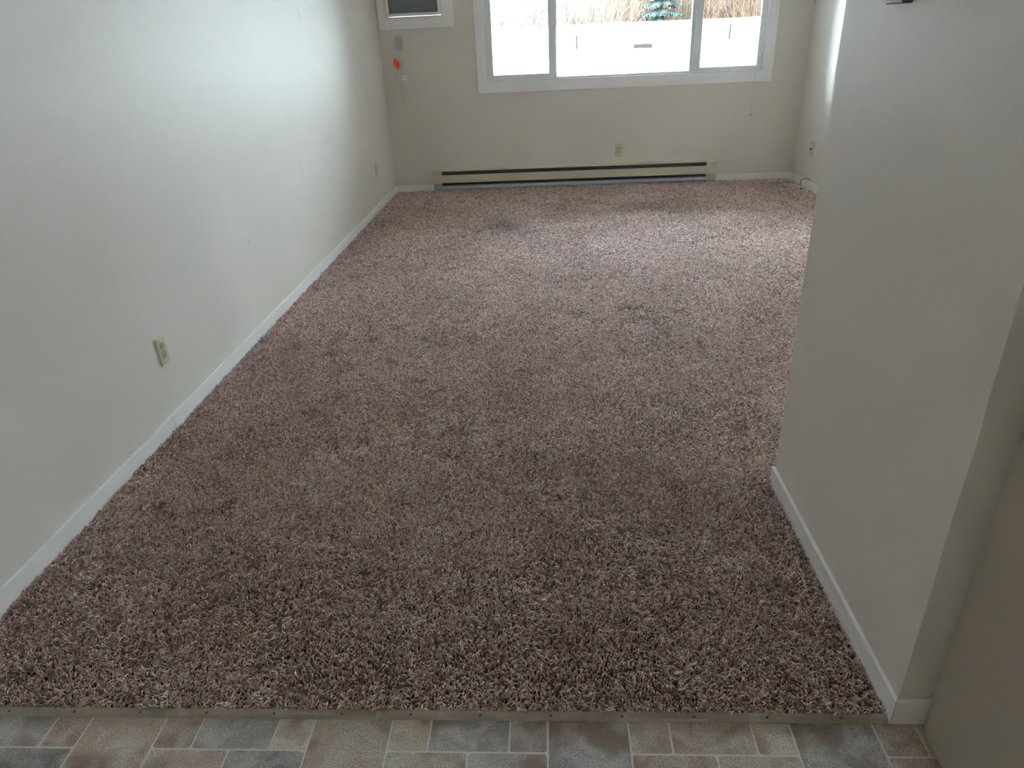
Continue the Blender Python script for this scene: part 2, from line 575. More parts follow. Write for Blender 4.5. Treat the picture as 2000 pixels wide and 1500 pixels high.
# nap: which way and how far the yarn lies over
ang = 1.3 * value_noise(x, y, 0.30, 1) + 1.3 * value_noise(x, y, 0.09, 2) + rng.normal(0, 0.75, N)
ang = ang + np.pi * (rng.random(N) < 0.35)
edge = y < STRIP1 + 0.010
ang = np.where(edge, np.abs((ang + np.pi) % (2 * np.pi) - np.pi), ang)      # the cut edge leans back from the strip
lean = 0.72 + 0.22 * value_noise(x, y, 0.22, 4) + 0.20 * value_noise(x, y, 0.06, 5) + rng.normal(0, 0.20, N)
lean = np.clip(lean, 0.08, 1.0)
L = (0.0190 + rng.normal(0, 0.0032, N)) * np.sqrt(k)
hh = 0.0190 + 0.0032 * value_noise(x, y, 0.05, 6) + rng.normal(0, 0.0036, N)
# flattened patches (wear, furniture dents)
flat = np.clip(value_noise(x, y, 0.16, 8) * 1.2 - 0.35, 0, 1)
hh = hh * (1 - 0.35 * flat)
dx, dy = np.cos(ang), np.sin(ang)
px, py = -dy, dx
curl = rng.normal(0, 0.0022, (N, 3)) * k[:, None]
P = np.zeros((N, 5, 3), np.float32)
base_z = -0.0165
prof = [(0, 0), (0.12, 0.55), (0.42, 0.93), (0.78, 0.98), (1.0, 0.80)]
for i, (u, h_) in enumerate(prof):
    lat = L * lean * u
    c = 0 if i == 0 else curl[:, min(i - 1, 2)]
    P[:, i, 0] = x + dx * lat + px * c
    P[:, i, 1] = y + dy * lat + py * c
    P[:, i, 2] = base_z + hh * h_ * (1.15 - 0.38 * lean) + (0 if i < 3 else rng.normal(0, 0.0008, N))
# keep yarn off the boards and the strip edge
P[:, :, 0] = np.clip(P[:, :, 0], 0.001, X1 - BT - 0.001)
P[:, :, 1] = np.clip(P[:, :, 1], STRIP1 - 0.0022, D - BT - 0.001)
inb = (P[:, :, 0] > NX - BT - 0.001) & (P[:, :, 1] < NY1 + 0.001)
was_left = (x < NX - BT)[:, None]
P[:, :, 0] = np.where(inb & was_left, NX - BT - 0.001, P[:, :, 0])
P[:, :, 1] = np.where(inb & ~was_left, NY1 + 0.001, P[:, :, 1])
rad = np.stack([0.0008 * k, 0.0011 * k, 0.00135 * k, 0.0013 * k, 0.0007 * k], 1) * rng.uniform(0.75, 1.2, (N, 1))
hc = bpy.data.hair_curves.new('pile')
hc.add_curves([5] * N)
hc.attributes['position'].data.foreach_set('vector', P.reshape(-1))
ra = hc.attributes.get('radius') or hc.attributes.new('radius', 'FLOAT', 'POINT')
ra.data.foreach_set('value', rad.astype(np.float32).reshape(-1))
# yarn colour: heathered brown, each tuft a little different; slow blotches; lower nap sheen painted in as darker patches
dull_nap = np.clip(value_noise(x, y, 0.07, 11) * 1.6 - 0.35, 0, 1) * (0.4 + 0.6 * np.clip(value_noise(x, y, 0.5, 13) + 0.5, 0, 1))
tone = rng.normal(0, 1, N) * 0.8 + 0.25 * value_noise(x, y, 0.35, 12) - 0.75 * dull_nap
stain = np.exp(-(((x - 1.34 + 0.25 * (y - 6.3)) / 0.16) ** 2 + ((y - 6.30) / 0.30) ** 2)) * 0.6
ta = hc.attributes.new('tone', 'FLOAT', 'CURVE'); ta.data.foreach_set('value', (0.54 + 0.29 * tone).astype(np.float32))
sa = hc.attributes.new('stain', 'FLOAT', 'CURVE'); sa.data.foreach_set('value', stain.astype(np.float32))
M_yarn = mat('shag_yarn', (0.2, 0.14, 0.12), 0.36, spec=1.0)
n, l, b = nodes(M_yarn)
t1 = n.new('ShaderNodeAttribute'); t1.attribute_name = 'tone'
t2 = n.new('ShaderNodeAttribute'); t2.attribute_name = 'stain'
yr = ramp(n, t1.outputs['Fac'], l, [(0.0, (0.055, 0.024, 0.015)), (0.30, (0.32, 0.176, 0.135)), (0.60, (0.72, 0.495, 0.43)), (1.0, (1.0, 0.90, 0.84))])
colr = mixc(n, l, t2.outputs['Fac'], yr.outputs[0], (0.12, 0.105, 0.09))
l.new(colr, b.inputs['Base Color'])
b.inputs['Sheen Weight'].default_value = 0.7
b.inputs['Sheen Roughness'].default_value = 0.35
b.inputs['Sheen Tint'].default_value = (1.0, 0.95, 0.93, 1)
hc.materials.append(M_yarn)
pile = bpy.data.objects.new('pile', hc)
C.objects.link(pile)
pile.parent = carpet
pile['kind'] = 'stuff'
scene.cycles_curves.shape = 'THICK'
scene.cycles_curves.subdivisions = 2

# specks lying on the carpet
def crumb(name, loc, size, m, label, cat, seed):
    rr = random.Random(seed)
    bm = bmesh.new()
    bmesh.ops.create_icosphere(bm, subdivisions=2, radius=1)
    for v_ in bm.verts:
        s_ = 0.6 + 0.6 * rr.random()
        v_.co = Vector((v_.co.x * size * s_, v_.co.y * size * 0.6 * s_, v_.co.z * size * 0.4 * s_))
    o = link_mesh(name, bm, m, loc=loc)
    o.rotation_euler = (0, 0, rr.random() * 3)
    return tag(o, label, cat)
crumb('lint', (2.508, 1.674, 0.003), 0.0055, mat('green_lint', (0.25, 0.5, 0.2), 0.8),
      'tiny pale green bit of lint on the carpet beside the white partition baseboard', 'lint', 1)
crumb('lint', (0.795, 2.21, 0.003), 0.006, mat('teal_lint', (0.05, 0.32, 0.30), 0.8),
      'tiny teal speck of lint on the left side of the carpet', 'lint', 2)
crumb('crumb', (1.960, 1.216, 0.004), 0.0045, mat('white_crumb', (0.8, 0.78, 0.74), 0.8),
      'tiny white crumb on the carpet edge just above the metal strip', 'crumb', 3)

# ------------------------------------------------------------------ window
win = bpy.data.objects.new('window_1', None)
C.objects.link(win); win.location = ((WX0 + WX1) / 2, D, WZ0); win['kind'] = 'structure'
# casing: boards on the wall face, butt-jointed
cx0, cx1, cz0, cz1 = 1.000, 4.098, 1.010, 2.40
ix0, ix1, iz0, iz1 = 1.104, 3.995, 1.119, 2.290
ct = 0.018
for nm, (a, b_, c, d) in (('casing', (cx0, cx1, cz0, iz0)), ('casing', (cx0, ix0, iz0 + .0005, cz1)), ('casing', (ix1, cx1, iz0 + .0005, cz1)), ('casing', (ix0, ix1, iz1, cz1))):
    bm = bmesh.new()
    box(bm, a, D - ct, c, b_, D - 0.0002, d, 0.0015)
    kid(nm, bm, M_trim, win)
# jamb liner (drywall return boards) from casing to vinyl frame
FY = D + 0.020          # front of the vinyl frame
bm = bmesh.new()
for (a, b_, c, d) in ((WX0, ix0, WZ0, WZ1), (ix1, WX1, WZ0, WZ1), (ix0, ix1, WZ0, iz0), (ix0, ix1, iz1, WZ1)):
    box(bm, a, D - 0.001, c, b_, D + WT, d)
kid('jamb', bm, M_trim, win)
# outer vinyl frame
bm = bmesh.new()
fw = 0.022
for (a, b_, c, d) in ((ix0, ix0 + fw, iz0, iz1), (ix1 - fw, ix1, iz0, iz1), (ix0 + fw, ix1 - fw, iz0, iz0 + fw), (ix0 + fw, ix1 - fw, iz1 - fw, iz1)):
    box(bm, a, FY, c, b_, FY + 0.075, d, 0.002)
# fixed meeting posts beside the centre light
box(bm, 1.800, FY + 0.030, iz0 + fw, 1.848, FY + 0.075, iz1 - fw, 0.002)
box(bm, 3.243, FY + 0.030, iz0 + fw, 3.285, FY + 0.075, iz1 - fw, 0.002)
kid('window_frame', bm, M_vinylwin, win)
M_glass = bpy.data.materials.new('window_glass')
M_glass.use_nodes = True
n, l = M_glass.node_tree.nodes, M_glass.node_tree.links
n.remove(n['Principled BSDF'])
tr = n.new('ShaderNodeBsdfTransparent'); tr.inputs[0].default_value = (0.97, 0.975, 0.97, 1)
gl = n.new('ShaderNodeBsdfGlossy'); gl.inputs['Roughness'].default_value = 0.0
fr = n.new('ShaderNodeFresnel'); fr.inputs[0].default_value = 1.45
mx = n.new('ShaderNodeMixShader')
l.new(fr.outputs[0], mx.inputs[0]); l.new(tr.outputs[0], mx.inputs[1]); l.new(gl.outputs[0], mx.inputs[2])
l.new(mx.outputs[0], n['Material Output'].inputs['Surface'])
def sash(gx0, gx1, gz0, gz1, sl, sr, sb, stp):
    bm = bmesh.new()
    y0, y1 = FY + 0.004, FY + 0.036
    x0_, x1_, z0_, z1_ = gx0 - sl, gx1 + sr, gz0 - sb, gz1 + stp
    for (a, b_, c, d) in ((x0_, gx0, z0_, z1_), (gx1, x1_, z0_, z1_), (gx0, gx1, z0_, gz0), (gx0, gx1, gz1, z1_)):
        box(bm, a, y0, c, b_, y1, d, 0.003)
    s_ = kid('sash', bm, M_vinylwin, win)
    bm = bmesh.new()
    box(bm, gx0 - .005, y0 + 0.014, gz0 - .005, gx1 + .005, y0 + 0.018, gz1 + .005)
    kid('pane', bm, M_glass, s_)
    return s_
sash(1.172, 1.762, 1.180, 2.235, 0.048, 0.060, 0.041, 0.036)
sash(3.350, 3.935, 1.168, 2.235, 0.074, 0.041, 0.029, 0.036)
bm = bmesh.new()
box(bm, 1.845, FY + 0.052, iz0 + fw - .004, 3.246, FY + 0.056, iz1 - fw + .004)
kid('pane', bm, M_glass, win)

k2 = bpy.data.objects.new('added_fill_window', None)  # unseen window, added to brighten the tiled foreground
C.objects.link(k2); k2.location = (X1, -2.0, 1.10); k2['kind'] = 'structure'
bm = bmesh.new()
for (a, b_, c, d) in ((KW[0], KW[0] + .05, KW[2], KW[3]), (KW[1] - .05, KW[1], KW[2], KW[3]), (KW[0] + .05, KW[1] - .05, KW[2], KW[2] + .05), (KW[0] + .05, KW[1] - .05, KW[3] - .05, KW[3]),
                      (-2.02, -1.98, KW[2] + .05, KW[3] - .05)):
    box(bm, X1 + 0.03, a, c, X1 + 0.09, b_, d, 0.002)
kid('window_frame', bm, M_vinylwin, k2)
bm = bmesh.new(); box(bm, X1 + 0.055, KW[0] + .045, KW[2] + .045, X1 + 0.060, KW[1] - .045, KW[3] - .045); kid('pane', bm, M_glass, k2)
bm = bmesh.new()
for (a, b_, c, d) in ((KW[0] - .08, KW[0], KW[2] - .08, KW[3] + .08), (KW[1], KW[1] + .08, KW[2] - .08, KW[3] + .08), (KW[0], KW[1], KW[2] - .08, KW[2]), (KW[0], KW[1], KW[3], KW[3] + .08)):
    box(bm, X1 - 0.018, a, c, X1 - 0.0002, b_, d, 0.0015)
kid('casing', bm, M_trim, k2)

# outside sill and wall skin are just the wall thickness; blind cord at the right
M_faint = mat('thin_grey_line', (0.60, 0.585, 0.53), 0.6)
for (cx_, zb, yb, lb) in ((3.921, 0.665, D - 0.006, 'long thin blind cord hanging past the lower window casing to a small grey tassel'),
                          (3.915, 1.285, D - 0.004, 'short blind cord with a beige knot ending inside the right window frame')):
    yt = D - 0.024
    bc = thing('blind_cord', lb, 'cord', (cx_, yt, zb))
    bm = bmesh.new()
    if zb < 1:
        path = [(cx_ - .002, yt, 2.32), (cx_ - .002, yt, 1.7), (cx_ - .001, yt, 1.15), (cx_, D - .0215, 1.02), (cx_, yb, 0.92), (cx_, yb, zb + .03)]
    else:
        path = [(cx_, D + 0.010, 2.32), (cx_, D + 0.010, 1.8), (cx_ - .003, D + 0.010, zb + .02)]
    tube(bm, path, 0.0013, 6, 6)
    kid('line', bm, M_faint if zb < 1 else M_cord, bc, True)
    bm = bmesh.new()
    e_ = Vector(path[-1])
    cyl(bm, e_ + Vector((0, 0, 0.004)), e_ - Vector((0, 0, 0.012)), 0.0030, 0.0060, 12)
    cyl(bm, e_ - Vector((0, 0, 0.012)), e_ - Vector((0, 0, 0.032)), 0.0060, 0.0045, 12)
    kid('tassel', bm, mat('tassel', (0.45, 0.44, 0.40) if zb < 1 else (0.55, 0.50, 0.36), 0.5), bc, True)

# ------------------------------------------------------------------ air conditioner and its casing
bm = bmesh.new()
AO = (0.002, 0.792, 1.660, 2.32)
AI = (0.082, 0.670, 1.765, 2.21)
for (a, b_, c, d) in ((AO[0], AO[1], AO[2], AI[2]), (AO[0], AI[0], AI[2], AO[3]), (AI[1], AO[1], AI[2], AO[3]), (AI[0], AI[1], AI[3], AO[3])):
    box(bm, a, D - 0.018, c, b_, D, d, 0.0015)
o = struct('trim_1', bm, M_trim)
ac = thing('air_conditioner', 'white through-wall air conditioner with a grey mesh grille, high at the left of the window', 'air conditioner', (0.376, D, 1.77))
bm = bmesh.new()
bx0, bx1, bz0, bz1 = 0.094, 0.657, 1.778, 2.195
gx0, gx1, gz0, gz1 = 0.120, 0.632, 1.806, 2.170
for (a, b_, c, d) in ((bx0, bx1, bz0, gz0), (bx0, gx0, gz0, bz1), (gx1, bx1, gz0, bz1), (gx0, gx1, gz1, bz1)):
    box(bm, a, D - 0.035, c, b_, D + 0.05, d, 0.004)
kid('bezel', bm, M_whiteplast, ac)
bm = bmesh.new()
box(bm, bx0 + .004, D + 0.03, bz0 + .004, bx1 - .004, D + 0.30, bz1 - .004)
kid('housing', bm, mat('ac_housing', (0.35, 0.36, 0.37), 0.6), ac)
M_mesh = mat('grille_grey', (0.34, 0.37, 0.39), 0.5)
bm = bmesh.new()
box(bm, gx0, D + 0.004, gz0, gx1, D + 0.010, gz1)
for i in range(44):
    z_ = gz0 + 0.004 + i * (gz1 - gz0 - .008) / 43
    box(bm, gx0, D - 0.004, z_ - 0.0014, gx1, D + 0.004, z_ + 0.0014)
for i in range(22):
    x_ = gx0 + 0.01 + i * (gx1 - gx0 - .02) / 21
    box(bm, x_ - .0015, D - 0.006, gz0, x_ + .0015, D - 0.004, gz1)
kid('grille', bm, M_mesh, ac)
# power cord of the unit: down, looped, back up to the plug in the wall socket
Yc = D - 0.007
pc = thing('power_cord', 'thin cream power cord looping down the wall below the air conditioner to its plug', 'power cord', (0.15, D, 0.51))
bm = bmesh.new()
tube(bm, [(0.127, D - 0.022, 1.70), (0.122, D - 0.024, 1.652), (0.104, Yc, 1.474), (0.094, Yc, 1.252), (0.110, Yc, 1.058), (0.106, Yc, 0.929), (0.080, Yc, 0.799),
          (0.040, Yc, 0.651), (0.049, Yc, 0.575), (0.082, Yc, 0.519), (0.135, Yc, 0.505), (0.206, Yc, 0.530), (0.238, Yc, 0.589),
          (0.243, Yc, 0.686), (0.247, Yc, 0.813), (0.214, Yc, 0.951), (0.190, Yc, 1.081), (0.172, Yc, 1.158), (0.167, Yc, 1.259),
          (0.172, Yc - .004, 1.383), (0.171, D - 0.035, 1.445), (0.171, D - 0.036, 1.465)], 0.0036, 8, 6)
kid('cable', bm, M_cord, pc, True)
bm = bmesh.new()
prism(bm, [(0.152, 1.465), (0.190, 1.465), (0.198, 1.49), (0.196, 1.55), (0.183, 1.566), (0.160, 1.566), (0.149, 1.55), (0.146, 1.49)], 'y', D - 0.052, D - 0.008, 0.005)
kid('plug', bm, M_greyplast, pc)

tg = thing('warning_tag', 'small orange plastic tag clipped on the cream cord below the plug', 'tag', (0.145, D - 0.02, 1.33))
bm = bmesh.new()
prism(bm, [(0.116, 1.378), (0.124, 1.388), (0.142, 1.388), (0.165, 1.374), (0.182, 1.355), (0.187, 1.330), (0.184, 1.300), (0.174, 1.283), (0.158, 1.278), (0.140, 1.287), (0.126, 1.308), (0.117, 1.340)], 'y', D - 0.030, D - 0.0115, 0.004)
kid('tag_body', bm, M_orange, tg)
bm = bmesh.new()
prism(bm, [(0.154, 1.360), (0.163, 1.352), (0.173, 1.330), (0.172, 1.308), (0.164, 1.312), (0.157, 1.335)], 'y', D - 0.033, D - 0.0295, 0.001)
kid('recess', bm, mat('dark_orange', (0.35, 0.02, 0.015), 0.6), tg)
o = None
ck = thing('cord_clip', 'small white square clip on the wall beside the looping cream cord', 'clip', (0.213, D, 1.17))
bm = bmesh.new(); box(bm, 0.186, D - 0.022, 1.172, 0.243, D - 0.0005, 1.222, 0.004, 3)
kid('clip_body', bm, M_whiteplast, ck)
bm = bmesh.new(); box(bm, 0.199, D - 0.0245, 1.186, 0.231, D - 0.021, 1.209, 0.001)
kid('label_patch', bm, mat('clip_face', (0.80, 0.80, 0.76), 0.6), ck)

# ------------------------------------------------------------------ baseboard heater
M_heat = mat('heater_beige_enamel', (0.66, 0.595, 0.455), 0.4)
M_heat_dark = mat('heater_inside', (0.085, 0.085, 0.095), 0.55)
M_heat_grey = mat('heater_grey_back', (0.52, 0.54, 0.57), 0.45, 0.1)
ht = thing('baseboard_heater', 'long beige electric baseboard heater with dark slots under the window', 'heater', ((HX0 + HX1) / 2, D, 0.0))
Hd = 0.060
ec = 0.098
y_f = D - Hd
bm = bmesh.new()      # back plate with top lip
prism(bm, [(D - 0.0005, 0.010), (D - 0.006, 0.010), (D - 0.006, 0.221), (y_f + 0.006, 0.2195), (y_f + 0.001, 0.213), (y_f, 0.214), (y_f, 0.220),
           (y_f + 0.004, 0.2265), (D - 0.0005, 0.231)], 'x', HX0 + ec - .003, HX1 - ec - .012)
kid('back_plate', bm, M_heat, ht)
bm = bmesh.new()      # front panel
prism(bm, [(y_f, 0.172), (y_f, 0.092), (y_f + 0.005, 0.086), (y_f + 0.016, 0.084), (y_f + 0.016, 0.087), (y_f + 0.006, 0.090), (y_f + 0.003, 0.094),
           (y_f + 0.003, 0.171), (y_f + 0.014, 0.171), (y_f + 0.014, 0.1735), (y_f + 0.002, 0.1740)], 'x', HX0 + ec - .003, HX1 - ec - .012)
kid('front_panel', bm, M_heat, ht)
bm = bmesh.new()      # heating element with fins
cyl(bm, (HX0 + ec, D - 0.032, 0.105), (HX1 - ec - .015, D - 0.032, 0.105), 0.006, seg=10)
nf = 380
for i in range(nf):
    x_ = HX0 + ec + 0.01 + i * (HX1 - HX0 - 2 * ec - .04) / (nf - 1)
    box(bm, x_ - .0004, D - 0.052, 0.070, x_ + .0004, D - 0.012, 0.150)
kid('heating_fins', bm, M_heat_dark, ht)
bm = bmesh.new()      # dark liner behind the slots
box(bm, HX0 + ec, D - 0.0105, 0.05, HX1 - ec - .014, D - 0.0065, 0.217)
kid('liner', bm, M_heat_dark, ht)
bm = bmesh.new()      # grey reflector / toe piece
prism(bm, [(D - 0.012, 0.058), (y_f + 0.012, 0.050), (y_f + 0.010, 0.028), (y_f + 0.014, 0.010), (D - 0.007, 0.010)], 'x', HX0 + 0.02, HX1 - 0.022, 0.001)
kid('toe_piece', bm, M_heat_grey, ht)
for (a, b_, nm) in ((HX0, HX0 + ec, 0), (HX1 - ec - .015, HX1, 1)):
    bm = bmesh.new()
    prism(bm, [(D - 0.0005, 0.084), (y_f - .0015, 0.084), (y_f - .0015, 0.222), (y_f + .003, 0.228), (D - 0.0005, 0.2325)], 'x', a, b_, 0.0015)
    cap = kid('end_cap', bm, M_heat, ht)
    bm = bmesh.new()
    box(bm, a + .002, y_f + 0.009, 0.004, b_ - .002 if nm else b_, D - 0.0005, 0.083, 0.001)
    kid('end_foot', bm, mat('heater_foot', (0.45, 0.43, 0.37), 0.5), cap)
    bm = bmesh.new()
    box(bm, a + .03, y_f - .0022, 0.196, b_ - .02, y_f - .0012, 0.1975)
    kid('seam_line', bm, M_heat_dark, cap)

# ------------------------------------------------------------------ outlets
def duplex(center, facing, label, w_=0.074, h_=0.126):
    """facing: rotation about z so that local -y points into the room"""
    t = thing('wall_outlet', label, 'outlet', center, (0, 0, facing))
    def L_(name, bm, m, par, sm=False):
        return link_mesh(name, bm, m, par, sm)
    bm = bmesh.new()
    # plate: tapered edge
    tb = bmesh.new()
    o1 = [(-w_ / 2, -h_ / 2), (w_ / 2, -h_ / 2), (w_ / 2, h_ / 2), (-w_ / 2, h_ / 2)]
    e = 0.0035
    A = [tb.verts.new((u, 0, v_)) for u, v_ in o1]
    B = [tb.verts.new((u, -0.0045, v_)) for u, v_ in o1]
    D_ = [tb.verts.new((u - math.copysign(e, u), -0.0075, v_ - math.copysign(e, v_))) for u, v_ in o1]
    for P_, Q_ in ((A, B), (B, D_)):
        for i in range(4):
            j = (i + 1) % 4
            tb.faces.new((P_[i], P_[j], Q_[j], Q_[i]))
    tb.faces.new(D_); tb.faces.new(A[::-1])
    bmesh.ops.recalc_face_normals(tb, faces=tb.faces)
    merge(bm, tb)
    L_('cover_plate', bm, M_ivory, t)
    for s in (-1, 1):
        zc = s * 0.0215
        bm = bmesh.new()
        ol = []
        for i in range(24):
            a = 2 * math.pi * i / 24
            ol.append((max(-0.0175, min(0.0175, 0.0205 * math.cos(a))), zc + max(-0.0145, min(0.0145, 0.0185 * math.sin(a)))))
        prism(bm, ol, 'y', -0.0100, -0.0070)
        rc = L_('receptacle', bm, M_ivory2, t)
        bm = bmesh.new()
        box(bm, -0.0085, -0.0104, zc - 0.0015, -0.0060, -0.0098, zc + 0.0085)
        box(bm, 0.0060, -0.0104, zc - 0.0005, 0.0083, -0.0098, zc + 0.0078)
        cyl(bm, (0, -0.0098, zc - 0.0078), (0, -0.0104, zc - 0.0078), 0.0028, seg=12)
        L_('slots', bm, M_slot, rc)
    bm = bmesh.new()
    cyl(bm, (0, -0.0072, 0), (0, -0.0092, 0), 0.0040, 0.0032, 14)
    L_('screw', bm, M_screw, t)
    return t
duplex((X0, 2.772, 0.358), math.pi / 2, 'ivory duplex outlet on the left wall nearest the camera, above the white baseboard')
duplex((X0, 7.207, 0.392), math.pi / 2, 'small ivory outlet low on the left wall near the far corner', 0.074, 0.128)
duplex((2.525, D, 0.368), 0, 'ivory duplex outlet on the window wall above the baseboard heater', 0.080, 0.134)
duplex((0.184, D, 1.535), 0, 'beige outlet below the air conditioner, covered by the grey plug of the cord', 0.074, 0.126)

# cable plate on the right wall
cp = thing('cable_plate', 'ivory cable wall plate with a black socket on the right wall near the corner', 'wall plate', (X1, 7.548, 0.382), (0, 0, -math.pi / 2))
bm = bmesh.new(); box(bm, -0.044, -0.008, -0.070, 0.044, 0.0, 0.070, 0.002); link_mesh('cover_plate', bm, M_ivory, cp)
bm = bmesh.new(); cyl(bm, (-0.004, -0.007, 0), (-0.004, -0.022, 0), 0.0075, seg=12); cyl(bm, (-0.004, -0.007, 0), (-0.004, -0.010, 0), 0.011, seg=6); link_mesh('socket', bm, M_black, cp)
for s in (-1, 1):
    bm = bmesh.new(); cyl(bm, (0, -0.0075, s * 0.05), (0, -0.0095, s * 0.05), 0.0035, seg=12); link_mesh('screw', bm, M_screw, cp)
# phone jack box on the carpet with black lead into the wall
pj = thing('phone_jack', 'loose ivory phone jack box on the carpet in the right corner, on a black lead', 'phone jack', (4.352, 7.46, 0.0), (0, 0, math.radians(-18)))
bm = bmesh.new(); box(bm, -0.040, -0.040, -0.004, 0.040, 0.040, 0.028, 0.005, 3); link_mesh('jack_box', bm, M_ivory, pj)
bm = bmesh.new(); box(bm, -0.006, -0.0415, 0.006, 0.010, -0.039, 0.020); link_mesh('jack_hole', bm, M_slot, pj)
bm = bmesh.new()
tube(bm, [(4.362, 7.49, 0.026), (4.365, 7.535, 0.050), (4.390, 7.555, 0.085), (4.422, 7.50, 0.092), (4.4395, 7.455, 0.086)], 0.0028, 8, 8)
kid('lead', bm, M_black, pj, True)
# thermostat on the partition face, only its lower edge in frame
th = thing('thermostat', 'brown-framed thermostat with pale cover high on the grey partition wall', 'thermostat',
           (NX, 1.862, 1.578), (0, 0, math.pi / 2))
bm = bmesh.new()
pts = [(-0.042, 0.0), (0.042, 0.0), (0.042, 0.118), (-0.042, 0.118)]
bm2 = bm
box(bm, -0.042, -0.026, 0.0, 0.042, 0.0, 0.118, 0.003)
link_mesh('case', bm, mat('brown_case', (0.15, 0.105, 0.065), 0.45), th).rotation_euler = (0, 0, math.pi)
bm = bmesh.new(); box(bm, -0.033, 0.0255, 0.008, 0.033, 0.030, 0.110, 0.002); link_mesh('cover', bm, M_whiteplast, th)

# ------------------------------------------------------------------ door slab at the right
dr = bpy.data.objects.new('door_1', None)
C.objects.link(dr); dr['kind'] = 'structure'
dr.location = (2.6165, 1.168, 0.0); dr.rotation_euler = (0, 0, math.radians(-0.8))
bm = bmesh.new(); box(bm, 0.0, -0.76, -0.005, 0.035, 0.0, 2.03, 0.0012); link_mesh('slab', bm, M_door, dr)
bm = bmesh.new()
cyl(bm, (0, -0.70, 0.95), (-0.012, -0.70, 0.95), 0.028, 0.026, 24)
cyl(bm, (-0.012, -0.70, 0.95), (-0.040, -0.70, 0.95), 0.010, 0.010, 16)
cyl(bm, (-0.040, -0.70, 0.95), (-0.062, -0.70, 0.95), 0.022, 0.026, 24)
link_mesh('door_handle', bm, M_chrome, dr, True)

# fill lamp added unseen behind the camera to light the tiles, the only lamp
M_fill_glass = mat('fill_lamp_glass', (0.9, 0.88, 0.82), 0.3)
n, l, b = nodes(M_fill_glass)
b.inputs['Emission Color'].default_value = (1.0, 0.80, 0.58, 1)
b.inputs['Emission Strength'].default_value = 1.2
cl = thing('added_fill_light', 'added round frosted fill light on the unseen ceiling of the tiled area', 'ceiling light', (1.2, -1.1, CEIL))
bm = bmesh.new()
bmesh.ops.create_uvsphere(bm, u_segments=32, v_segments=12, radius=0.16)
for v_ in bm.verts:
    v_.co.z *= 0.45
bmesh.ops.translate(bm, vec=(0, 0, -0.035), verts=bm.verts)
link_mesh('glass_bowl', bm, M_fill_glass, cl, True)
bm = bmesh.new(); cyl(bm, (0, 0, 0), (0, 0, -0.03), 0.17, 0.165, 32); link_mesh('rim', bm, M_chrome, cl, True)

# ------------------------------------------------------------------ outdoors
M_snow = mat('snow', (0.86, 0.88, 0.92), 0.8, spec=0.2)
n, l, b = nodes(M_snow)
bump(n, l, b, noise_tex(n, l, coords(n, l), 1.2, 5, 0.6), 0.5, 0.15)
GZ = -3.2
def heightgrid(bm, x0, x1, y0, y1, nx, ny, f):
    V = [[bm.verts.new((x0 + (x1 - x0) * i / nx, y0 + (y1 - y0) * j / ny, f(x0 + (x1 - x0) * i / nx, y0 + (y1 - y0) * j / ny))) for i in range(nx + 1)] for j in range(ny + 1)]
    for j in range(ny):
        for i in range(nx):
            bm.faces.new((V[j][i], V[j][i + 1], V[j + 1][i + 1], V[j + 1][i]))
bm = bmesh.new()
def gz(x_, y_):
    return GZ + 0.35 * noise.noise(Vector((x_ * 0.08, y_ * 0.08, 0)))
heightgrid(bm, -70, 90, D + WT + 0.01, 140, 60, 60, gz)
heightgrid(bm, 4.62, 60, -30, D + WT, 20, 20, lambda x_, y_: GZ)
struct('ground', bm, M_snow, smooth=True)
# low hills
bm = bmesh.new()
def hz(x_, y_):
    t = (y_ - 150) / 90
    return GZ + max(0, math.sin(min(1, t) * math.pi / 2)) * (13.5 + 3.0 * noise.noise(Vector((x_ * 0.012, 3.1, 0))) + 2 * noise.noise(Vector((x_ * 0.04, 1.1, 0))) - 0.02 * x_)
heightgrid(bm, -260, 320, 140, 330, 80, 20, hz)
struct('hills', bm, mat('hazy_hill', (0.024, 0.035, 0.056), 1.0, spec=0), smooth=True)

# neighbouring building: low snowed-over roof
nb = thing('neighbour_building', 'low neighbouring building with a snow-covered roof seen through the window', 'building', (6, 20, GZ))
def zroof(y_):
    return 0.98 + (y_ - 14.0) / 8.0 * 0.68
bm = bmesh.new()
box(bm, -6.0, 14.4, GZ - .5, 18.0, 24.0, 0.80)
kid('wall', bm, mat('pale_green_siding', (0.10, 0.12, 0.11), 0.7), nb)
bm = bmesh.new()
prism(bm, [(13.9, 0.80), (13.9, 0.90), (22.0, 1.60), (26.0, 1.0), (26.0, 0.80)], 'x', -6.4, 18.4, 0.01)
kid('roof', bm, mat('roof_edge_grey', (0.03, 0.03, 0.032), 1.0, spec=0.0), nb)
bm = bmesh.new()
def ztop(x_, y_):
    e = min(1, (y_ - 13.86) / 0.25)
    return 0.92 + (y_ - 14.0) / 8.0 * 0.70 + 0.10 * math.sqrt(max(0, e)) + 0.03 * noise.noise(Vector((x_ * 0.7, y_ * 0.7, 2)))
heightgrid(bm, -6.4, 18.4, 13.86, 22.3, 90, 34, ztop)
r_ = bmesh.ops.extrude_face_region(bm, geom=list(bm.faces))
for v_ in [g_ for g_ in r_['geom'] if isinstance(g_, bmesh.types.BMVert)]:
    v_.co.z -= 0.12
bmesh.ops.recalc_face_normals(bm, faces=bm.faces)
kid('snow_layer', bm, M_snow, nb, True)
M_vent = mat('vent_dark', (0.012, 0.0105, 0.0105), 1.0, spec=0.0)
bm = bmesh.new(); zz = ztop(3.75, 16.2); box(bm, 3.56, 16.0, zz - .10, 3.93, 16.2, zz + 0.06, 0.005); kid('roof_vent', bm, M_vent, nb)
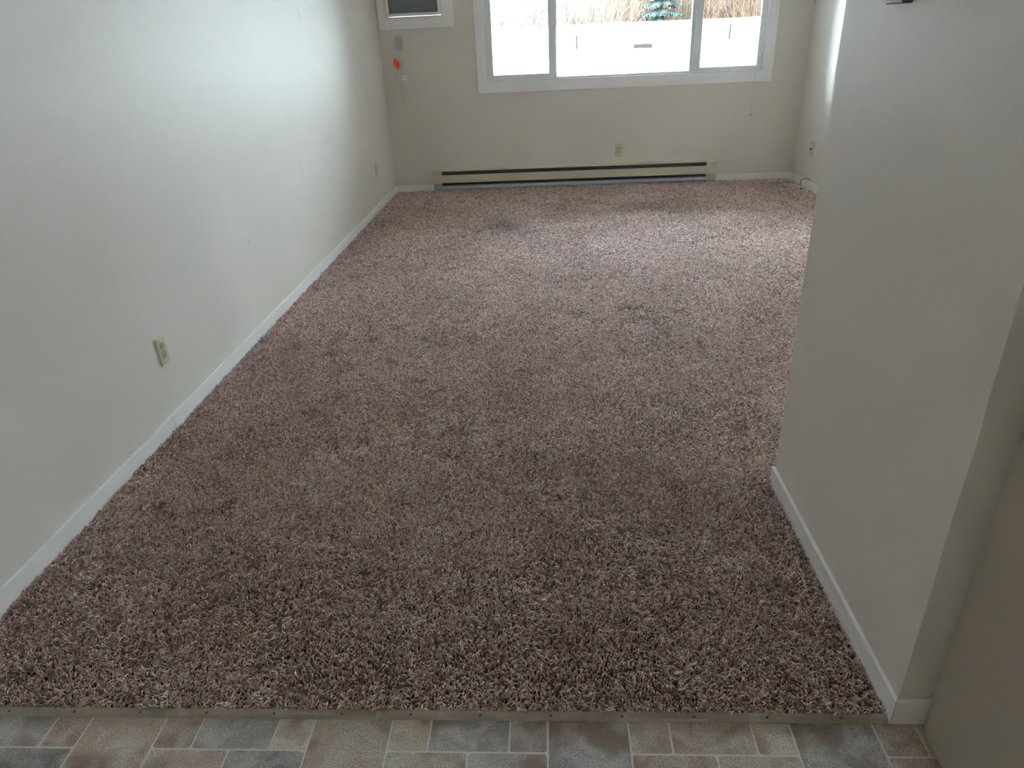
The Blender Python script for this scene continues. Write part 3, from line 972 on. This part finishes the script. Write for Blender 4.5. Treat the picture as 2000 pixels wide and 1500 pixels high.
for (px_, py_, h_) in ((2.40, 16.6, 0.26), (5.72, 17.0, 0.30), (0.62, 15.6, 0.08)):
    bm = bmesh.new(); zz = ztop(px_, py_); cyl(bm, (px_, py_, zz - .1), (px_, py_, zz + h_), 0.022, seg=10); kid('pipe', bm, M_vent, nb, True)

for (xa, xb, ya) in ((-3.0, 1.95, 16.2), (-3.0, 1.9, 15.0), (5.1, 9.0, 16.2)):
    bm = bmesh.new(); zz = max(ztop(xa, ya), ztop(xb, ya))
    cyl(bm, (xa, ya, zz + 0.010), (xb, ya, zz + 0.010), 0.0075, seg=6); kid('snow_rail', bm, M_vent, nb)
# bare trees and bushes
M_bark = [mat('pale_bark', (0.085, 0.068, 0.058), 1.0, spec=0.0), mat('tan_twigs', (0.056, 0.042, 0.030), 1.0, spec=0.0), mat('grey_twigs', (0.050, 0.044, 0.042), 1.0, spec=0.0)]
def grow(bm, p, d, ln, r, depth, rr, spread):
    segs = 3
    pts = [p]
    for i in range(segs):
        d = (d + Vector((rr.uniform(-1, 1), rr.uniform(-1, 1), rr.uniform(-0.2, 0.8))) * 0.14).normalized()
        p = p + d * ln / segs
        pts.append(p)
    tube(bm, pts, lambda t: r * (1 - 0.45 * t), 3 if depth < 2 else 5, 1, False)
    if depth == 0:
        return
    for i in range(4 if depth > 1 else 5):
        t = rr.uniform(0.35, 1.0)
        q = pts[min(segs, int(t * segs))]
        nd = (d + Vector((rr.uniform(-1, 1), rr.uniform(-1, 1), rr.uniform(-0.1, 0.5))) * spread).normalized()
        grow(bm, q, nd, ln * rr.uniform(0.5, 0.75), r * 0.5, depth - 1, rr, spread)
def proto(seed, stems, height, r, spread, depth):
    rr = random.Random(seed)
    bm = bmesh.new()
    for i in range(stems):
        a = rr.uniform(0, 6.28)
        off = Vector((math.cos(a), math.sin(a), 0)) * (0.35 * math.sqrt(i)) * 0.4
        d = Vector((math.cos(a) * 0.22, math.sin(a) * 0.22, 1)).normalized()
        grow(bm, off, d, height, r, depth, rr, spread)
    return bm
protos = []
for (seed, stems, h_, r, s_, dep, mi) in ((1, 4, 4.6, 0.085, 0.45, 3, 0), (2, 18, 4.3, 0.045, 0.34, 2, 1), (3, 7, 4.4, 0.05, 0.40, 2, 2)):
    bm = proto(seed, stems, h_, r, s_, dep)
    me = bpy.data.meshes.new('bare_tree'); bm.to_mesh(me); bm.free(); me.materials.append(M_bark[mi]); protos.append(me)
LBL = ['pale bare tree with forked white trunks behind the snow-covered roof', 'dense tan leafless thicket behind the snow-covered roof',
       'thin grey leafless sapling behind the snow-covered roof']
NM = ['bare_tree', 'bare_bush', 'bare_sapling']
GRP = ['bare pale trees', 'tan thickets', 'grey saplings']
rb = random.Random(4)
spots = []
for i in range(9):
    spots.append((0, -3 + i * 1.0 + rb.uniform(-.3, .3), 29 + rb.uniform(0, 5)))
for i in range(26):
    spots.append((1, 3.3 + i * 0.42 + rb.uniform(-.25, .25), 29.0 + rb.uniform(0, 7)))
for i in range(8):
    spots.append((2, -2 + i * 1.9 + rb.uniform(-.5, .5), 34 + rb.uniform(0, 6)))
for (kd, x_, y_) in spots:
    o = bpy.data.objects.new(NM[kd], protos[kd])
    C.objects.link(o)
    o.location = (x_, y_, gz(x_, y_) - 0.05)
    s_ = rb.uniform(0.85, 1.15)
    o.scale = (s_, s_, s_)
    o.rotation_euler = (0, 0, rb.uniform(0, 6.28))
    tag(o, LBL[kd], 'tree' if kd != 1 else 'bush', GRP[kd])
# evergreen
ev = thing('evergreen_tree', 'dark green conifer among the bare trees, seen through the middle of the window', 'tree', (5.70, 27.2, GZ))
bm = bmesh.new(); cyl(bm, (0, 0, -.2), (0, 0, 8.6), 0.16, 0.02, 10); link_mesh('trunk', bm, M_bark[2], ev)
bm = bmesh.new()
rr = random.Random(9)
for lv in range(30):
    z_ = 0.9 + lv * 0.265
    R_ = 1.55 * (1 - z_ / 9.4)
    nb_ = 16
    for i in range(nb_):
        a = 2 * math.pi * (i + rr.random()) / nb_
        dv = Vector((math.cos(a), math.sin(a), -0.28 - 0.1 * rr.random()))
        p0 = Vector((0, 0, z_))
        ln = R_ * rr.uniform(0.8, 1.1)
        side = Vector((-math.sin(a), math.cos(a), 0))
        for q in range(6):
            t = (q + 1) / 6
            c = p0 + dv * ln * t
            for s in (-1, 1):
                tip = c + (side * s * 0.22 + dv * 0.25) * (1.15 - 0.6 * t) + Vector((0, 0, -0.04))
                v1 = bm.verts.new(c + Vector((0, 0, 0.03))); v2 = bm.verts.new(c + dv * 0.12); v3 = bm.verts.new(tip); v4 = bm.verts.new(c + Vector((0, 0, -0.03)))
                bm.faces.new((v1, v2, v3)); bm.faces.new((v2, v4, v3)); bm.faces.new((v4, v1, v3))
link_mesh('foliage', bm, mat('dark_needles', (0.022, 0.034, 0.034), 1.0, spec=0.0), ev)
